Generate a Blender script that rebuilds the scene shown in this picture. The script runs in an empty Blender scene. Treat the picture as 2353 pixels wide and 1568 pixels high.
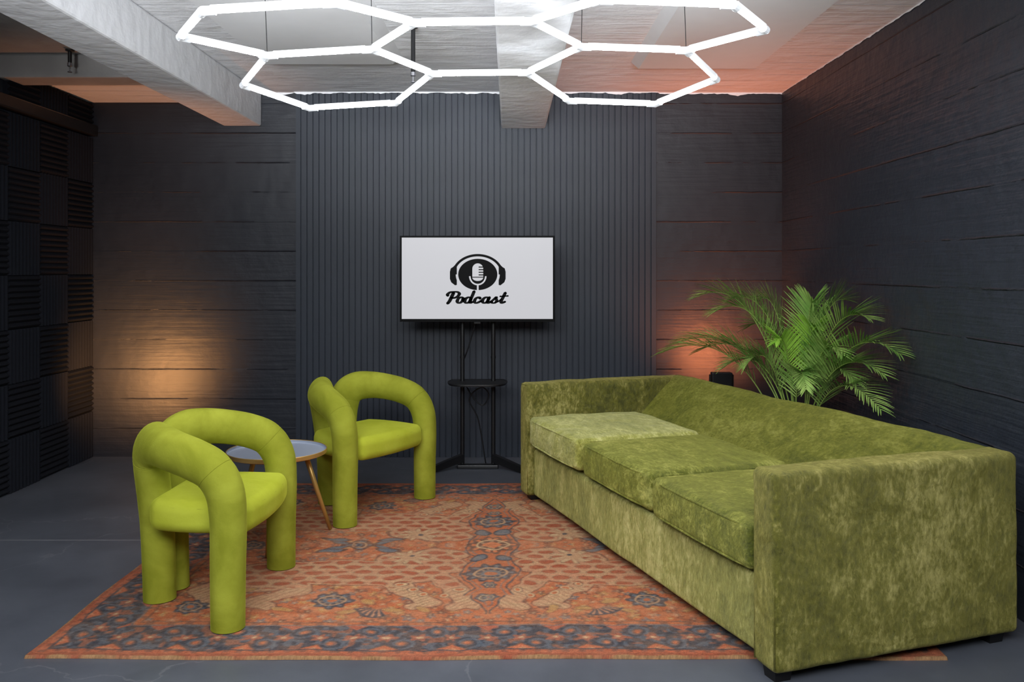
import bpy, bmesh, math, random
import numpy as np
from mathutils import Vector, Matrix, noise
random.seed(7)
C = bpy.context.scene.collection
PI = math.pi
F = 1980.0
# ------------------------------------------------------------------ helpers
def s2l(c):
    return tuple(((v/255.0)/12.92 if v/255.0 <= 0.04045 else ((v/255.0+0.055)/1.055)**2.4) for v in c)
def rgb(c): return (*s2l(c), 1.0)

def mesh_obj(name, verts, faces, mats, parent=None, smooth=False, midx=None, fixn=True):
    me = bpy.data.meshes.new(name)
    me.from_pydata([tuple(v) for v in verts], [], faces)
    if not isinstance(mats, (list, tuple)): mats = [mats]
    for m in mats: me.materials.append(m)
    if midx is not None:
        me.polygons.foreach_set('material_index', midx)
    if fixn:
        bm = bmesh.new(); bm.from_mesh(me)
        bmesh.ops.recalc_face_normals(bm, faces=bm.faces)
        bm.to_mesh(me); bm.free()
    if smooth:
        me.polygons.foreach_set('use_smooth', [True]*len(me.polygons))
    me.update()
    o = bpy.data.objects.new(name, me); C.objects.link(o)
    if parent: o.parent = parent
    return o

class MB:
    def __init__(s): s.v=[]; s.f=[]; s.m=[]
    def add(s, v, f, m=0):
        n=len(s.v); s.v += [tuple(p) for p in v]; s.f += [tuple(i+n for i in q) for q in f]; s.m += [m]*len(f); return s
    def box(s, x0,x1,y0,y1,z0,z1, m=0):
        v=[(x,y,z) for x in (x0,x1) for y in (y0,y1) for z in (z0,z1)]
        f=[(0,1,3,2),(4,6,7,5),(0,4,5,1),(2,3,7,6),(0,2,6,4),(1,5,7,3)]
        return s.add(v,f,m)
    def build(s, name, mats, parent=None, smooth=False, fixn=True):
        return mesh_obj(name, s.v, s.f, mats, parent, smooth, s.m, fixn)

def bevel_box(x0,x1,y0,y1,z0,z1, r=0.005, seg=2):
    bm = bmesh.new(); bmesh.ops.create_cube(bm, size=1)
    for v in bm.verts:
        v.co = Vector(((x0+x1)/2+v.co.x*(x1-x0),(y0+y1)/2+v.co.y*(y1-y0),(z0+z1)/2+v.co.z*(z1-z0)))
    bmesh.ops.bevel(bm, geom=list(bm.edges), offset=r, segments=seg, affect='EDGES', profile=.5)
    bm.verts.ensure_lookup_table()
    v=[tuple(p.co) for p in bm.verts]; f=[tuple(p.index for p in q.verts) for q in bm.faces]; bm.free()
    return v,f

def axis_samples(h,r,n,m=4):
    a=[-h+r*(1-math.tan(PI/4*(1-k/m))) for k in range(m+1)]
    mid=[-h+r+(2*h-2*r)*k/n for k in range(1,n)]
    return a+mid+[-x for x in reversed(a)]

def soft_box(c,h,r,n,fn=None,m=4):
    ax=[axis_samples(h[i],r,n[i],m) for i in range(3)]
    N=[len(a)-1 for a in ax]; idx={}; V=[]; Fc=[]
    def vid(i,j,k):
        key=(i,j,k)
        if key not in idx:
            p=Vector((ax[0][i],ax[1][j],ax[2][k]))
            q=Vector([max(-h[t]+r,min(h[t]-r,p[t])) for t in range(3)])
            d=p-q
            if d.length>1e-9: p=q+d.normalized()*r
            if fn: p=fn(p)
            idx[key]=len(V); V.append(tuple(p+Vector(c)))
        return idx[key]
    for k in (0,N[2]):
        for i in range(N[0]):
            for j in range(N[1]):
                Fc.append((vid(i,j,k),vid(i+1,j,k),vid(i+1,j+1,k),vid(i,j+1,k)))
    for j in (0,N[1]):
        for i in range(N[0]):
            for k in range(N[2]):
                Fc.append((vid(i,j,k),vid(i+1,j,k),vid(i+1,j,k+1),vid(i,j,k+1)))
    for i in (0,N[0]):
        for j in range(N[1]):
            for k in range(N[2]):
                Fc.append((vid(i,j,k),vid(i,j+1,k),vid(i,j+1,k+1),vid(i,j,k+1)))
    return V,Fc

def catmull(pts, sub=8):
    P=[Vector(p) for p in pts]; out=[]
    Q=[P[0]*2-P[1]]+P+[P[-1]*2-P[-2]]
    for i in range(1,len(Q)-2):
        a,b,c,d=Q[i-1],Q[i],Q[i+1],Q[i+2]
        for k in range(sub):
            t=k/sub
            out.append(.5*((2*b)+(c-a)*t+(2*a-5*b+4*c-d)*t*t+(3*b-a-3*c+d)*t**3))
    out.append(P[-1]); return out

def sweep(pts, rads, seg=16, up=Vector((0,1,0)), cap=True, phase=0):
    P=[Vector(p) for p in pts]; n=len(P); V=[]; Fc=[]
    T=[(P[min(i+1,n-1)]-P[max(i-1,0)]).normalized() for i in range(n)]
    nrm=(up-T[0]*up.dot(T[0]))
    if nrm.length<1e-4: nrm=T[0].orthogonal()
    nrm.normalize()
    for i in range(n):
        if i>0:
            q=T[i-1].rotation_difference(T[i]); nrm=(q@nrm); nrm=(nrm-T[i]*nrm.dot(T[i])).normalized()
        b=T[i].cross(nrm)
        r=rads[i] if isinstance(rads,(list,tuple)) else rads
        rx,ry=(r if isinstance(r,tuple) else (r,r))
        for k in range(seg):
            a=2*PI*k/seg+phase
            V.append(P[i]+nrm*math.cos(a)*rx+b*math.sin(a)*ry)
    for i in range(n-1):
        for k in range(seg):
            Fc.append((i*seg+k,i*seg+(k+1)%seg,(i+1)*seg+(k+1)%seg,(i+1)*seg+k))
    if cap:
        Fc.append(tuple(range(seg))); Fc.append(tuple((n-1)*seg+k for k in range(seg)))
    return V,Fc

def lathe(prof, c=(0,0,0), seg=48):
    V=[];Fc=[];n=len(prof)
    for k in range(seg):
        a=2*PI*k/seg
        for r,z in prof: V.append((c[0]+r*math.cos(a),c[1]+r*math.sin(a),c[2]+z))
    for k in range(seg):
        for i in range(n-1):
            Fc.append((k*n+i,((k+1)%seg)*n+i,((k+1)%seg)*n+i+1,k*n+i+1))
    return V,Fc

def empty(name, loc, rz=0, label=None, cat=None, group=None):
    o=bpy.data.objects.new(name,None); C.objects.link(o); o.location=loc; o.rotation_euler=(0,0,rz)
    o.empty_display_size=.1
    tag(o,label,cat,group); return o
def tag(o,label=None,cat=None,group=None):
    if label: o['label']=label
    if cat: o['category']=cat
    if group: o['group']=group
    return o
def struct(o): o['kind']='structure'; return o
def dup_tree(root):
    r=root.copy(); C.objects.link(r)
    for ch in list(root.children):
        c=ch.copy(); C.objects.link(c); c.parent=r
        for g in ch.children:
            d=g.copy(); C.objects.link(d); d.parent=c
    return r

# ------------------------------------------------------------------ materials
def mat(name):
    m=bpy.data.materials.new(name); m.use_nodes=True
    nt=m.node_tree; b=nt.nodes['Principled BSDF']; return m,nt,b
def N(nt,t,**kw):
    n=nt.nodes.new(t)
    for k,v in kw.items(): setattr(n,k,v)
    return n
def simple(name,c,rough=.5,metal=0,spec=.5,noise_amt=.12,scale=12,bump=0,bscale=80):
    m,nt,b=mat(name)
    b.inputs['Roughness'].default_value=rough; b.inputs['Metallic'].default_value=metal
    b.inputs['Specular IOR Level'].default_value=spec
    tc=N(nt,'ShaderNodeTexCoord'); nz=N(nt,'ShaderNodeTexNoise'); nz.inputs['Scale'].default_value=scale; nz.inputs['Detail'].default_value=5
    nt.links.new(tc.outputs['Object'],nz.inputs['Vector'])
    mx=N(nt,'ShaderNodeMix',data_type='RGBA')
    L=s2l(c)
    mx.inputs[6].default_value=(*[v*(1-noise_amt) for v in L],1); mx.inputs[7].default_value=(*[min(1,v*(1+noise_amt)) for v in L],1)
    nt.links.new(nz.outputs['Fac'],mx.inputs[0]); nt.links.new(mx.outputs[2],b.inputs['Base Color'])
    if bump:
        n2=N(nt,'ShaderNodeTexNoise'); n2.inputs['Scale'].default_value=bscale; n2.inputs['Detail'].default_value=6
        nt.links.new(tc.outputs['Object'],n2.inputs['Vector'])
        bp=N(nt,'ShaderNodeBump'); bp.inputs['Strength'].default_value=bump; bp.inputs['Distance'].default_value=.01
        nt.links.new(n2.outputs['Fac'],bp.inputs['Height']); nt.links.new(bp.outputs['Normal'],b.inputs['Normal'])
    return m
def emis(name,c,strength,base=(.02,.02,.02)):
    m,nt,b=mat(name); b.inputs['Base Color'].default_value=(*base,1)
    b.inputs['Emission Color'].default_value=(*c,1); b.inputs['Emission Strength'].default_value=strength
    b.inputs['Roughness'].default_value=.4
    return m

def board_mat(name,c,u,v,row=.2,width=2.4,rough=.5,dist=.012,tint=.25,spec=.5,strength=1.0,step=.12,ridge=1.0,wob=.012,rough_amt=.6):
    m,nt,b=mat(name); L=nt.links.new
    b.inputs['Roughness'].default_value=rough; b.inputs['Specular IOR Level'].default_value=spec
    tc=N(nt,'ShaderNodeTexCoord'); sp=N(nt,'ShaderNodeSeparateXYZ'); L(tc.outputs['Object'],sp.inputs[0])
    cb=N(nt,'ShaderNodeCombineXYZ'); L(sp.outputs[u],cb.inputs[0])
    nw=N(nt,'ShaderNodeTexNoise'); nw.inputs['Scale'].default_value=3.5; nw.inputs['Detail'].default_value=8; nw.inputs['Roughness'].default_value=.66
    L(tc.outputs['Object'],nw.inputs['Vector'])
    ma=N(nt,'ShaderNodeMath',operation='MULTIPLY_ADD'); L(nw.outputs['Fac'],ma.inputs[0]); ma.inputs[1].default_value=wob; L(sp.outputs[v],ma.inputs[2])
    L(ma.outputs[0],cb.inputs[1])
    br=N(nt,'ShaderNodeTexBrick'); br.offset=.37; br.inputs['Scale'].default_value=1
    br.inputs['Brick Width'].default_value=width; br.inputs['Row Height'].default_value=row
    br.inputs['Mortar Size'].default_value=.005; br.inputs['Mortar Smooth'].default_value=.8
    br.inputs['Color1'].default_value=(.5-step,.5-step,.5-step,1); br.inputs['Color2'].default_value=(.5+step,.5+step,.5+step,1); br.inputs['Mortar'].default_value=(.5,.5,.5,1)
    L(cb.outputs[0],br.inputs['Vector'])
    mp0=N(nt,'ShaderNodeMapping'); mp0.inputs['Scale'].default_value=(1.0,3.0,1); L(cb.outputs[0],mp0.inputs['Vector'])
    n1=N(nt,'ShaderNodeTexNoise'); n1.inputs['Scale'].default_value=1.7; n1.inputs['Detail'].default_value=9; n1.inputs['Roughness'].default_value=.66
    L(mp0.outputs[0],n1.inputs['Vector'])
    rp=N(nt,'ShaderNodeMapRange'); rp.inputs[1].default_value=.47; rp.inputs[2].default_value=.62; L(n1.outputs['Fac'],rp.inputs[0])
    rm=N(nt,'ShaderNodeMath',operation='MULTIPLY'); L(br.outputs['Fac'],rm.inputs[0]); L(rp.outputs[0],rm.inputs[1])
    mp=N(nt,'ShaderNodeMapping'); mp.inputs['Scale'].default_value=(1.2,24,1); L(cb.outputs[0],mp.inputs['Vector'])
    n2=N(nt,'ShaderNodeTexNoise'); n2.inputs['Scale'].default_value=2; n2.inputs['Detail'].default_value=7; L(mp.outputs[0],n2.inputs['Vector'])
    n3=N(nt,'ShaderNodeTexNoise'); n3.inputs['Scale'].default_value=9; n3.inputs['Detail'].default_value=8; L(tc.outputs['Object'],n3.inputs['Vector'])
    a1=N(nt,'ShaderNodeMath',operation='MULTIPLY_ADD'); L(rm.outputs[0],a1.inputs[0]); a1.inputs[1].default_value=ridge; L(br.outputs['Color'],a1.inputs[2])
    a2=N(nt,'ShaderNodeMath',operation='MULTIPLY_ADD'); L(n2.outputs['Fac'],a2.inputs[0]); a2.inputs[1].default_value=.30; L(a1.outputs[0],a2.inputs[2])
    a3=N(nt,'ShaderNodeMath',operation='MULTIPLY_ADD'); L(n3.outputs['Fac'],a3.inputs[0]); a3.inputs[1].default_value=rough_amt; L(a2.outputs[0],a3.inputs[2])
    bp=N(nt,'ShaderNodeBump'); bp.inputs['Strength'].default_value=strength; bp.inputs['Distance'].default_value=dist
    L(a3.outputs[0],bp.inputs['Height']); L(bp.outputs['Normal'],b.inputs['Normal'])
    mx=N(nt,'ShaderNodeMix',data_type='RGBA'); lc=s2l(c)
    mx.inputs[6].default_value=(*[x*(1-tint) for x in lc],1); mx.inputs[7].default_value=(*[min(1,x*(1+tint)) for x in lc],1)
    L(n1.outputs['Fac'],mx.inputs[0]); L(mx.outputs[2],b.inputs['Base Color'])
    return m

def velvet(name,dark,light,scale=4,sheen=.5):
    m,nt,b=mat(name); L=nt.links.new
    b.inputs['Roughness'].default_value=.85; b.inputs['Specular IOR Level'].default_value=.08
    b.inputs['Sheen Weight'].default_value=sheen; b.inputs['Sheen Roughness'].default_value=.3
    b.inputs['Sheen Tint'].default_value=(*[min(1,x*1.5) for x in s2l(light)],1)
    tc=N(nt,'ShaderNodeTexCoord')
    nz=N(nt,'ShaderNodeTexNoise'); nz.inputs['Scale'].default_value=scale; nz.inputs['Detail'].default_value=7; nz.inputs['Roughness'].default_value=.58; nz.inputs['Distortion'].default_value=.4
    L(tc.outputs['Object'],nz.inputs['Vector'])
    cr=N(nt,'ShaderNodeValToRGB'); cr.color_ramp.elements[0].position=.36; cr.color_ramp.elements[0].color=rgb(dark)
    cr.color_ramp.elements[1].position=.64; cr.color_ramp.elements[1].color=rgb(light)
    L(nz.outputs['Fac'],cr.inputs[0]); L(cr.outputs[0],b.inputs['Base Color'])
    n2=N(nt,'ShaderNodeTexNoise'); n2.inputs['Scale'].default_value=160; n2.inputs['Detail'].default_value=3
    L(tc.outputs['Object'],n2.inputs['Vector'])
    n3=N(nt,'ShaderNodeTexNoise'); n3.inputs['Scale'].default_value=11; n3.inputs['Detail'].default_value=3; L(tc.outputs['Object'],n3.inputs['Vector'])
    ad=N(nt,'ShaderNodeMath',operation='MULTIPLY_ADD'); L(n2.outputs['Fac'],ad.inputs[0]); ad.inputs[1].default_value=.12; L(n3.outputs['Fac'],ad.inputs[2])
    bp=N(nt,'ShaderNodeBump'); bp.inputs['Strength'].default_value=.28; bp.inputs['Distance'].default_value=.012
    L(ad.outputs[0],bp.inputs['Height']); L(bp.outputs['Normal'],b.inputs['Normal'])
    return m
def crushed(name,dark,mid,light,stretch=(1,1,.5),c=.5,w=.10,seed=0,sheen=.55):
    m,nt,b=mat(name); L=nt.links.new
    b.inputs['Specular IOR Level'].default_value=.4
    b.inputs['Sheen Weight'].default_value=sheen; b.inputs['Sheen Roughness'].default_value=.26
    b.inputs['Sheen Tint'].default_value=(*[min(1,x*1.8) for x in s2l(light)],1)
    tc=N(nt,'ShaderNodeTexCoord'); mp=N(nt,'ShaderNodeMapping'); mp.inputs['Scale'].default_value=stretch; mp.inputs['Location'].default_value=(seed,seed*1.7,0)
    L(tc.outputs['Object'],mp.inputs['Vector'])
    def nz(sc,det,ro,di):
        n=N(nt,'ShaderNodeTexNoise'); n.inputs['Scale'].default_value=sc; n.inputs['Detail'].default_value=det; n.inputs['Roughness'].default_value=ro; n.inputs['Distortion'].default_value=di
        L(mp.outputs[0],n.inputs['Vector']); return n
    nA=nz(70,8,.72,.3); nB=nz(17,9,.68,.3); nC=nz(2.6,5,.6,.2)
    s1=N(nt,'ShaderNodeMath',operation='MULTIPLY'); s1.inputs[1].default_value=.36; L(nA.outputs['Fac'],s1.inputs[0])
    s2=N(nt,'ShaderNodeMath',operation='MULTIPLY_ADD'); s2.inputs[1].default_value=.34; L(nB.outputs['Fac'],s2.inputs[0]); L(s1.outputs[0],s2.inputs[2])
    s3=N(nt,'ShaderNodeMath',operation='MULTIPLY_ADD'); s3.inputs[1].default_value=.30; L(nC.outputs['Fac'],s3.inputs[0]); L(s2.outputs[0],s3.inputs[2])
    cr=N(nt,'ShaderNodeValToRGB'); E=cr.color_ramp.elements
    E[0].position=c-w; E[0].color=rgb(dark); E[1].position=c+w*1.1; E[1].color=rgb(light)  # pale end of the ramp paints the velvet's highlights into the colour
    e=E.new(c+w*.08); e.color=rgb(mid)
    L(s3.outputs[0],cr.inputs[0]); L(cr.outputs[0],b.inputs['Base Color'])
    mr=N(nt,'ShaderNodeMapRange'); mr.inputs[1].default_value=c-w; mr.inputs[2].default_value=c+w; mr.inputs[3].default_value=.55; mr.inputs[4].default_value=.28
    L(s3.outputs[0],mr.inputs[0]); L(mr.outputs[0],b.inputs['Roughness'])
    nW=N(nt,'ShaderNodeTexNoise'); nW.inputs['Scale'].default_value=5; nW.inputs['Detail'].default_value=3; nW.inputs['Distortion'].default_value=.8; L(tc.outputs['Object'],nW.inputs['Vector'])
    b0=N(nt,'ShaderNodeBump'); b0.inputs['Strength'].default_value=.6; b0.inputs['Distance'].default_value=.06; L(nW.outputs['Fac'],b0.inputs['Height'])
    bp=N(nt,'ShaderNodeBump'); bp.inputs['Strength'].default_value=.8; bp.inputs['Distance'].default_value=.03
    L(s2.outputs[0],bp.inputs['Height']); L(b0.outputs['Normal'],bp.inputs['Normal']); L(bp.outputs['Normal'],b.inputs['Normal'])
    return m

M={}
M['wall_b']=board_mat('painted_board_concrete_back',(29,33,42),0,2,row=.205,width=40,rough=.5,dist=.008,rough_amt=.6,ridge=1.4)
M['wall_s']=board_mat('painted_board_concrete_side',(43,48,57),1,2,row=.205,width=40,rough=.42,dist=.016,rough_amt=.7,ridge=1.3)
M['ceil']=board_mat('white_board_concrete',(240,241,244),0,1,row=.16,width=40,rough=.6,dist=.012,tint=.07,wob=.008,ridge=1.8,rough_amt=.9)
M['beam']=simple('white_beam_paint',(240,241,244),.6,noise_amt=.1,scale=5,bump=.8,bscale=12)
M['rawbeam']=simple('grey_concrete',(150,148,146),.8,noise_amt=.35,scale=4,bump=.6,bscale=12)
M['panel_white']=simple('smooth_white_paint',(244,245,247),.5,noise_amt=.03)
def floor_mat():
    m,nt,b=mat('dark_painted_concrete_floor'); L=nt.links.new
    b.inputs['Roughness'].default_value=.45
    tc=N(nt,'ShaderNodeTexCoord')
    n1=N(nt,'ShaderNodeTexNoise'); n1.inputs['Scale'].default_value=1.6; n1.inputs['Detail'].default_value=9; n1.inputs['Roughness'].default_value=.62
    L(tc.outputs['Object'],n1.inputs['Vector'])
    cr=N(nt,'ShaderNodeValToRGB'); cr.color_ramp.elements[0].position=.3; cr.color_ramp.elements[0].color=rgb((68,72,80))
    cr.color_ramp.elements[1].position=.7; cr.color_ramp.elements[1].color=rgb((92,96,105)); L(n1.outputs['Fac'],cr.inputs[0])
    sp=N(nt,'ShaderNodeSeparateXYZ'); L(tc.outputs['Object'],sp.inputs[0])
    d=N(nt,'ShaderNodeMath',operation='SUBTRACT'); L(sp.outputs[1],d.inputs[0]); d.inputs[1].default_value=4.14
    ab=N(nt,'ShaderNodeMath',operation='ABSOLUTE'); L(d.outputs[0],ab.inputs[0])
    lt=N(nt,'ShaderNodeMath',operation='LESS_THAN'); L(ab.outputs[0],lt.inputs[0]); lt.inputs[1].default_value=.005
    vo=N(nt,'ShaderNodeTexVoronoi',feature='DISTANCE_TO_EDGE'); vo.inputs['Scale'].default_value=1.1
    nd=N(nt,'ShaderNodeTexNoise'); nd.inputs['Scale'].default_value=4; nd.inputs['Detail'].default_value=6; L(tc.outputs['Object'],nd.inputs['Vector'])
    mv=N(nt,'ShaderNodeMix',data_type='VECTOR'); mv.inputs[0].default_value=.25; L(tc.outputs['Object'],mv.inputs[4]); L(nd.outputs['Color'],mv.inputs[5])
    L(mv.outputs[1],vo.inputs['Vector'])
    l2=N(nt,'ShaderNodeMath',operation='LESS_THAN'); L(vo.outputs['Distance'],l2.inputs[0]); l2.inputs[1].default_value=.003
    l3=N(nt,'ShaderNodeMath',operation='MULTIPLY'); L(l2.outputs[0],l3.inputs[0]); l3.inputs[1].default_value=.3
    mxm=N(nt,'ShaderNodeMath',operation='MAXIMUM'); L(lt.outputs[0],mxm.inputs[0]); L(l3.outputs[0],mxm.inputs[1])
    mx=N(nt,'ShaderNodeMix',data_type='RGBA'); L(mxm.outputs[0],mx.inputs[0]); L(cr.outputs[0],mx.inputs[6]); mx.inputs[7].default_value=rgb((122,123,127))
    L(mx.outputs[2],b.inputs['Base Color'])
    bp=N(nt,'ShaderNodeBump'); bp.inputs['Strength'].default_value=.25; bp.inputs['Distance'].default_value=.006; L(n1.outputs['Fac'],bp.inputs['Height']); L(bp.outputs['Normal'],b.inputs['Normal'])
    return m
M['floor']=floor_mat()
M['slat']=simple('charcoal_slat_paint',(45,51,61),.5,spec=.4,noise_amt=.06,scale=3)
M['foam']=simple('black_acoustic_foam',(25,27,33),.9,spec=.12,noise_amt=.2,scale=60)
M['black']=simple('black_powder_coat',(20,20,22),.4,noise_amt=.1)
M['plastic']=simple('black_gloss_plastic',(14,14,15),.25,noise_amt=.05)
M['ink']=simple('black_screen_ink',(4,4,5),.5,spec=.1,noise_amt=.02)
M['screen']=emis('lit_screen',s2l((204,204,209)),.80)
M['tube']=emis('glowing_diffuser',(.92,.96,1.0),60,base=(.8,.8,.8))
M['tube_h']=emis('white_tube_housing',(.86,.93,1.0),.36,base=(.8,.8,.8))
M['tube_t']=emis('added_upward_glow',(.92,.96,1.0),3.2,base=(.8,.8,.8))  # glow added on the tube tops to brighten the ceiling
M['conn']=emis('clear_connector',(.9,.95,1.0),.22,base=(.7,.72,.75))
M['gold']=simple('brushed_brass',(206,166,96),.35,metal=.6,noise_amt=.1)
M['tray']=simple('grey_blue_lacquer',(150,158,174),.35,noise_amt=.04)
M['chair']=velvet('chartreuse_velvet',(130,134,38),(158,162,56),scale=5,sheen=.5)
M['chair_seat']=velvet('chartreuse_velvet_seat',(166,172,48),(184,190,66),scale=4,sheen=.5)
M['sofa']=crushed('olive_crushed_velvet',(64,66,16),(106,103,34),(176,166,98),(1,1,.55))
M['sofa_base']=crushed('olive_crushed_velvet_front',(88,88,28),(142,137,62),(208,199,130),(1,1,.5),seed=3)  # lighter velvet copy: lamp light on the front put into its colour
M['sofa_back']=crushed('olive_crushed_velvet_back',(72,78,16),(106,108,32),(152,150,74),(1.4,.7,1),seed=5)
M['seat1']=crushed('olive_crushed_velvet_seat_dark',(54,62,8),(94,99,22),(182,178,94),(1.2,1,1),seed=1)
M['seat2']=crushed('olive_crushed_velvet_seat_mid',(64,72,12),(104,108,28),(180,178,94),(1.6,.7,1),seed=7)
M['seat3']=crushed('olive_crushed_velvet_seat_light',(112,114,36),(170,168,78),(230,226,152),(1.6,.7,1),seed=11)  # lighter velvet copy: nap sheen of the far cushion put into its colour
M['foot']=simple('black_wood',(16,15,15),.5)
def leaf_mat():
    m,nt,b=mat('palm_leaf'); L=nt.links.new
    b.inputs['Roughness'].default_value=.34
    tc=N(nt,'ShaderNodeTexCoord'); nz=N(nt,'ShaderNodeTexNoise'); nz.inputs['Scale'].default_value=9; L(tc.outputs['Object'],nz.inputs['Vector'])
    cr=N(nt,'ShaderNodeValToRGB'); cr.color_ramp.elements[0].position=.3; cr.color_ramp.elements[0].color=rgb((84,136,52))
    cr.color_ramp.elements[1].position=.7; cr.color_ramp.elements[1].color=rgb((176,206,112)); L(nz.outputs['Fac'],cr.inputs[0]); L(cr.outputs[0],b.inputs['Base Color'])
    return m
M['leaf']=leaf_mat()
M['leaf2']=simple('young_palm_leaf',(146,194,70),.4,noise_amt=.3,scale=9)
M['stem']=simple('palm_stem',(136,160,76),.5,noise_amt=.2)
M['soil']=simple('potting_soil',(40,30,24),.95,noise_amt=.4,scale=60,bump=.8)

# ------------------------------------------------------------------ setting
XL,XR,YB,YF,ZC=-2.923,1.895,5.986,-1.6,2.53
struct(MB().box(XL-.1,XR+.1,YF-.1,YB+.1,-.12,0).build('floor',M['floor']))
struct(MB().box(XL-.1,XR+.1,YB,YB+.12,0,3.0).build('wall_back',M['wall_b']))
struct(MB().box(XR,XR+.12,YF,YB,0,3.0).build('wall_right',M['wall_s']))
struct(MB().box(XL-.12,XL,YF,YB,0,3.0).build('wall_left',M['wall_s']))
struct(MB().box(XL,XR,YF-.12,YF,0,3.0).build('wall_front',M['wall_b']))
struct(MB().box(XL-.1,XR+.1,YF-.1,YB+.1,ZC,ZC+.15).build('ceiling',M['ceil']))
struct(MB().box(XL,-1.985,YF,4.9,ZC-.004,ZC).build('ceiling_bay',M['rawbeam']))
def beam(x0,x1,y0,y1,z0,z1,m,seed=0,cham=.012):
    V,Fc=bevel_box(x0,x1,y0,y1,z0,z1,cham,2)
    return struct(mesh_obj('ceiling_beam',V,Fc,m))
beam(-1.985,-1.72,YF,YB-.002,2.298,ZC,M['beam'],1)
beam(-.055,.25,YF,5.955,2.276,ZC,M['beam'],2)
beam(XL,-1.985,4.9,5.12,2.394,ZC,M['rawbeam'],3)
struct(MB().box(XL,-1.985,5.12,YB,2.462,ZC).build('ceiling_soffit',M['ceil']))
def pad(x0,x1,y0,y1,z,inset):
    v=[(x0,y0,ZC),(x1,y0,ZC),(x1,y1,ZC),(x0,y1,ZC),(x0+inset,y0+inset,z),(x1-inset,y0+inset,z),(x1-inset,y1-inset,z),(x0+inset,y1-inset,z)]
    f=[(0,1,2,3),(4,5,6,7),(0,1,5,4),(1,2,6,5),(2,3,7,6),(3,0,4,7)]
    return struct(mesh_obj('ceiling_pad',v,f,M['panel_white']))
pad(.72,1.48,3.1,5.1,2.48,.04)
pad(-1.45,-.62,3.0,5.0,2.48,.05)
def ragged(pts_fn,n,name):
    V=[];Fc=[]
    for i in range(n+1):
        t=i/n; a,bq=pts_fn(t); V+= [a,bq]
    for i in range(n): Fc.append((2*i,2*i+2,2*i+3,2*i+1))
    return struct(mesh_obj(name,V,Fc,M['beam']))
def rg(t):
    y=2+(YB-2)*t; d=.003+.012*abs(noise.noise(Vector((y*7,1,0))))+.010*abs(noise.noise(Vector((y*30,3,0))))
    return ((XR-.003,y,ZC),(XR-.003,y,ZC-d))
ragged(rg,240,'trim_1')
def rg2(t):
    x=-1.72+(XR+1.72)*t; d=.004+.022*abs(noise.noise(Vector((x*6,5,0))))+.012*abs(noise.noise(Vector((x*33,3,0))))
    yy=YB-.003 if (x<-1.49 or x>1.03) else YB-.030
    return ((x,yy,ZC),(x,yy,ZC-d))
ragged(rg2,200,'trim_2')
V,Fc=bevel_box(XL,XL+.07,3.6,YB-.002,2.225,2.30,.008)
struct(mesh_obj('trim_3',V,Fc,M['black']))

# slatted wall panel
x0,x1=-1.481,1.022; n=60; p=(x1-x0)/n; prof=[(x0,YB-.001)]
for i in range(n):
    a=x0+i*p
    prof+=[(a+.0022,YB-.013),(a+.0045,YB-.022),(a+p-.0045,YB-.022),(a+p-.0022,YB-.013)]
prof.append((x1,YB-.001))
V=[];Fc=[]
for x,y in prof: V+=[(x,y,0.0),(x,y,ZC-.001)]
for i in range(len(prof)-1): Fc.append((2*i,2*i+2,2*i+3,2*i+1))
o=mesh_obj('slatted_wall_panel',V,Fc,M['slat'],fixn=False)
tag(o,'charcoal wall panel of narrow vertical slats behind the television','wall panel')

# acoustic foam tiles
rown=['bottom row','second row up','third row up','fourth row up','fifth row up','sixth row up','seventh row up','row above the rail']
coln=['beside the back corner','second from the back corner','third from the back corner','fourth from the back corner']
for k in range(4):
    for r in range(8):
        y1=YB-.008-k*.336; y0=y1-.333
        z0=r*.316+.004; z1=z0+.313
        if r==7: z0,z1=2.308,2.45
        if r==7 and k>=3: continue
        hor=(k+r)%2==1
        mb=MB(); D=.024; nr=9 if r<7 or not hor else 4
        mb.box(XL+.001,XL+D,y0,y1,z0,z1)
        V=[];Fc=[]
        a0,a1=(z0,z1) if hor else (y0,y1); b0,b1=(y0,y1) if hor else (z0,z1)
        pts=[]
        for i in range(nr):
            w=(a1-a0)/nr; a=a0+i*w
            pts+=[(a,D),(a+w*.40,D+.017),(a+w*.60,D+.017)]
        pts.append((a1,D))
        for a,d in pts:
            for bb in (b0,b1):
                V.append((XL+d,bb,a) if hor else (XL+d,a,bb))
        for i in range(len(pts)-1): Fc.append((2*i,2*i+2,2*i+3,2*i+1))
        Fc.append(tuple(2*i for i in range(len(pts)))); Fc.append(tuple(2*i+1 for i in range(len(pts))))
        mb.add(V,Fc)
        o=mb.build('acoustic_foam_tile',M['foam'])
        tag(o,'black foam tile, %s ribs, %s, column %s'%('horizontal' if hor else 'vertical',rown[r],coln[k]),'foam tile','foam tiles on the left wall')

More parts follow.
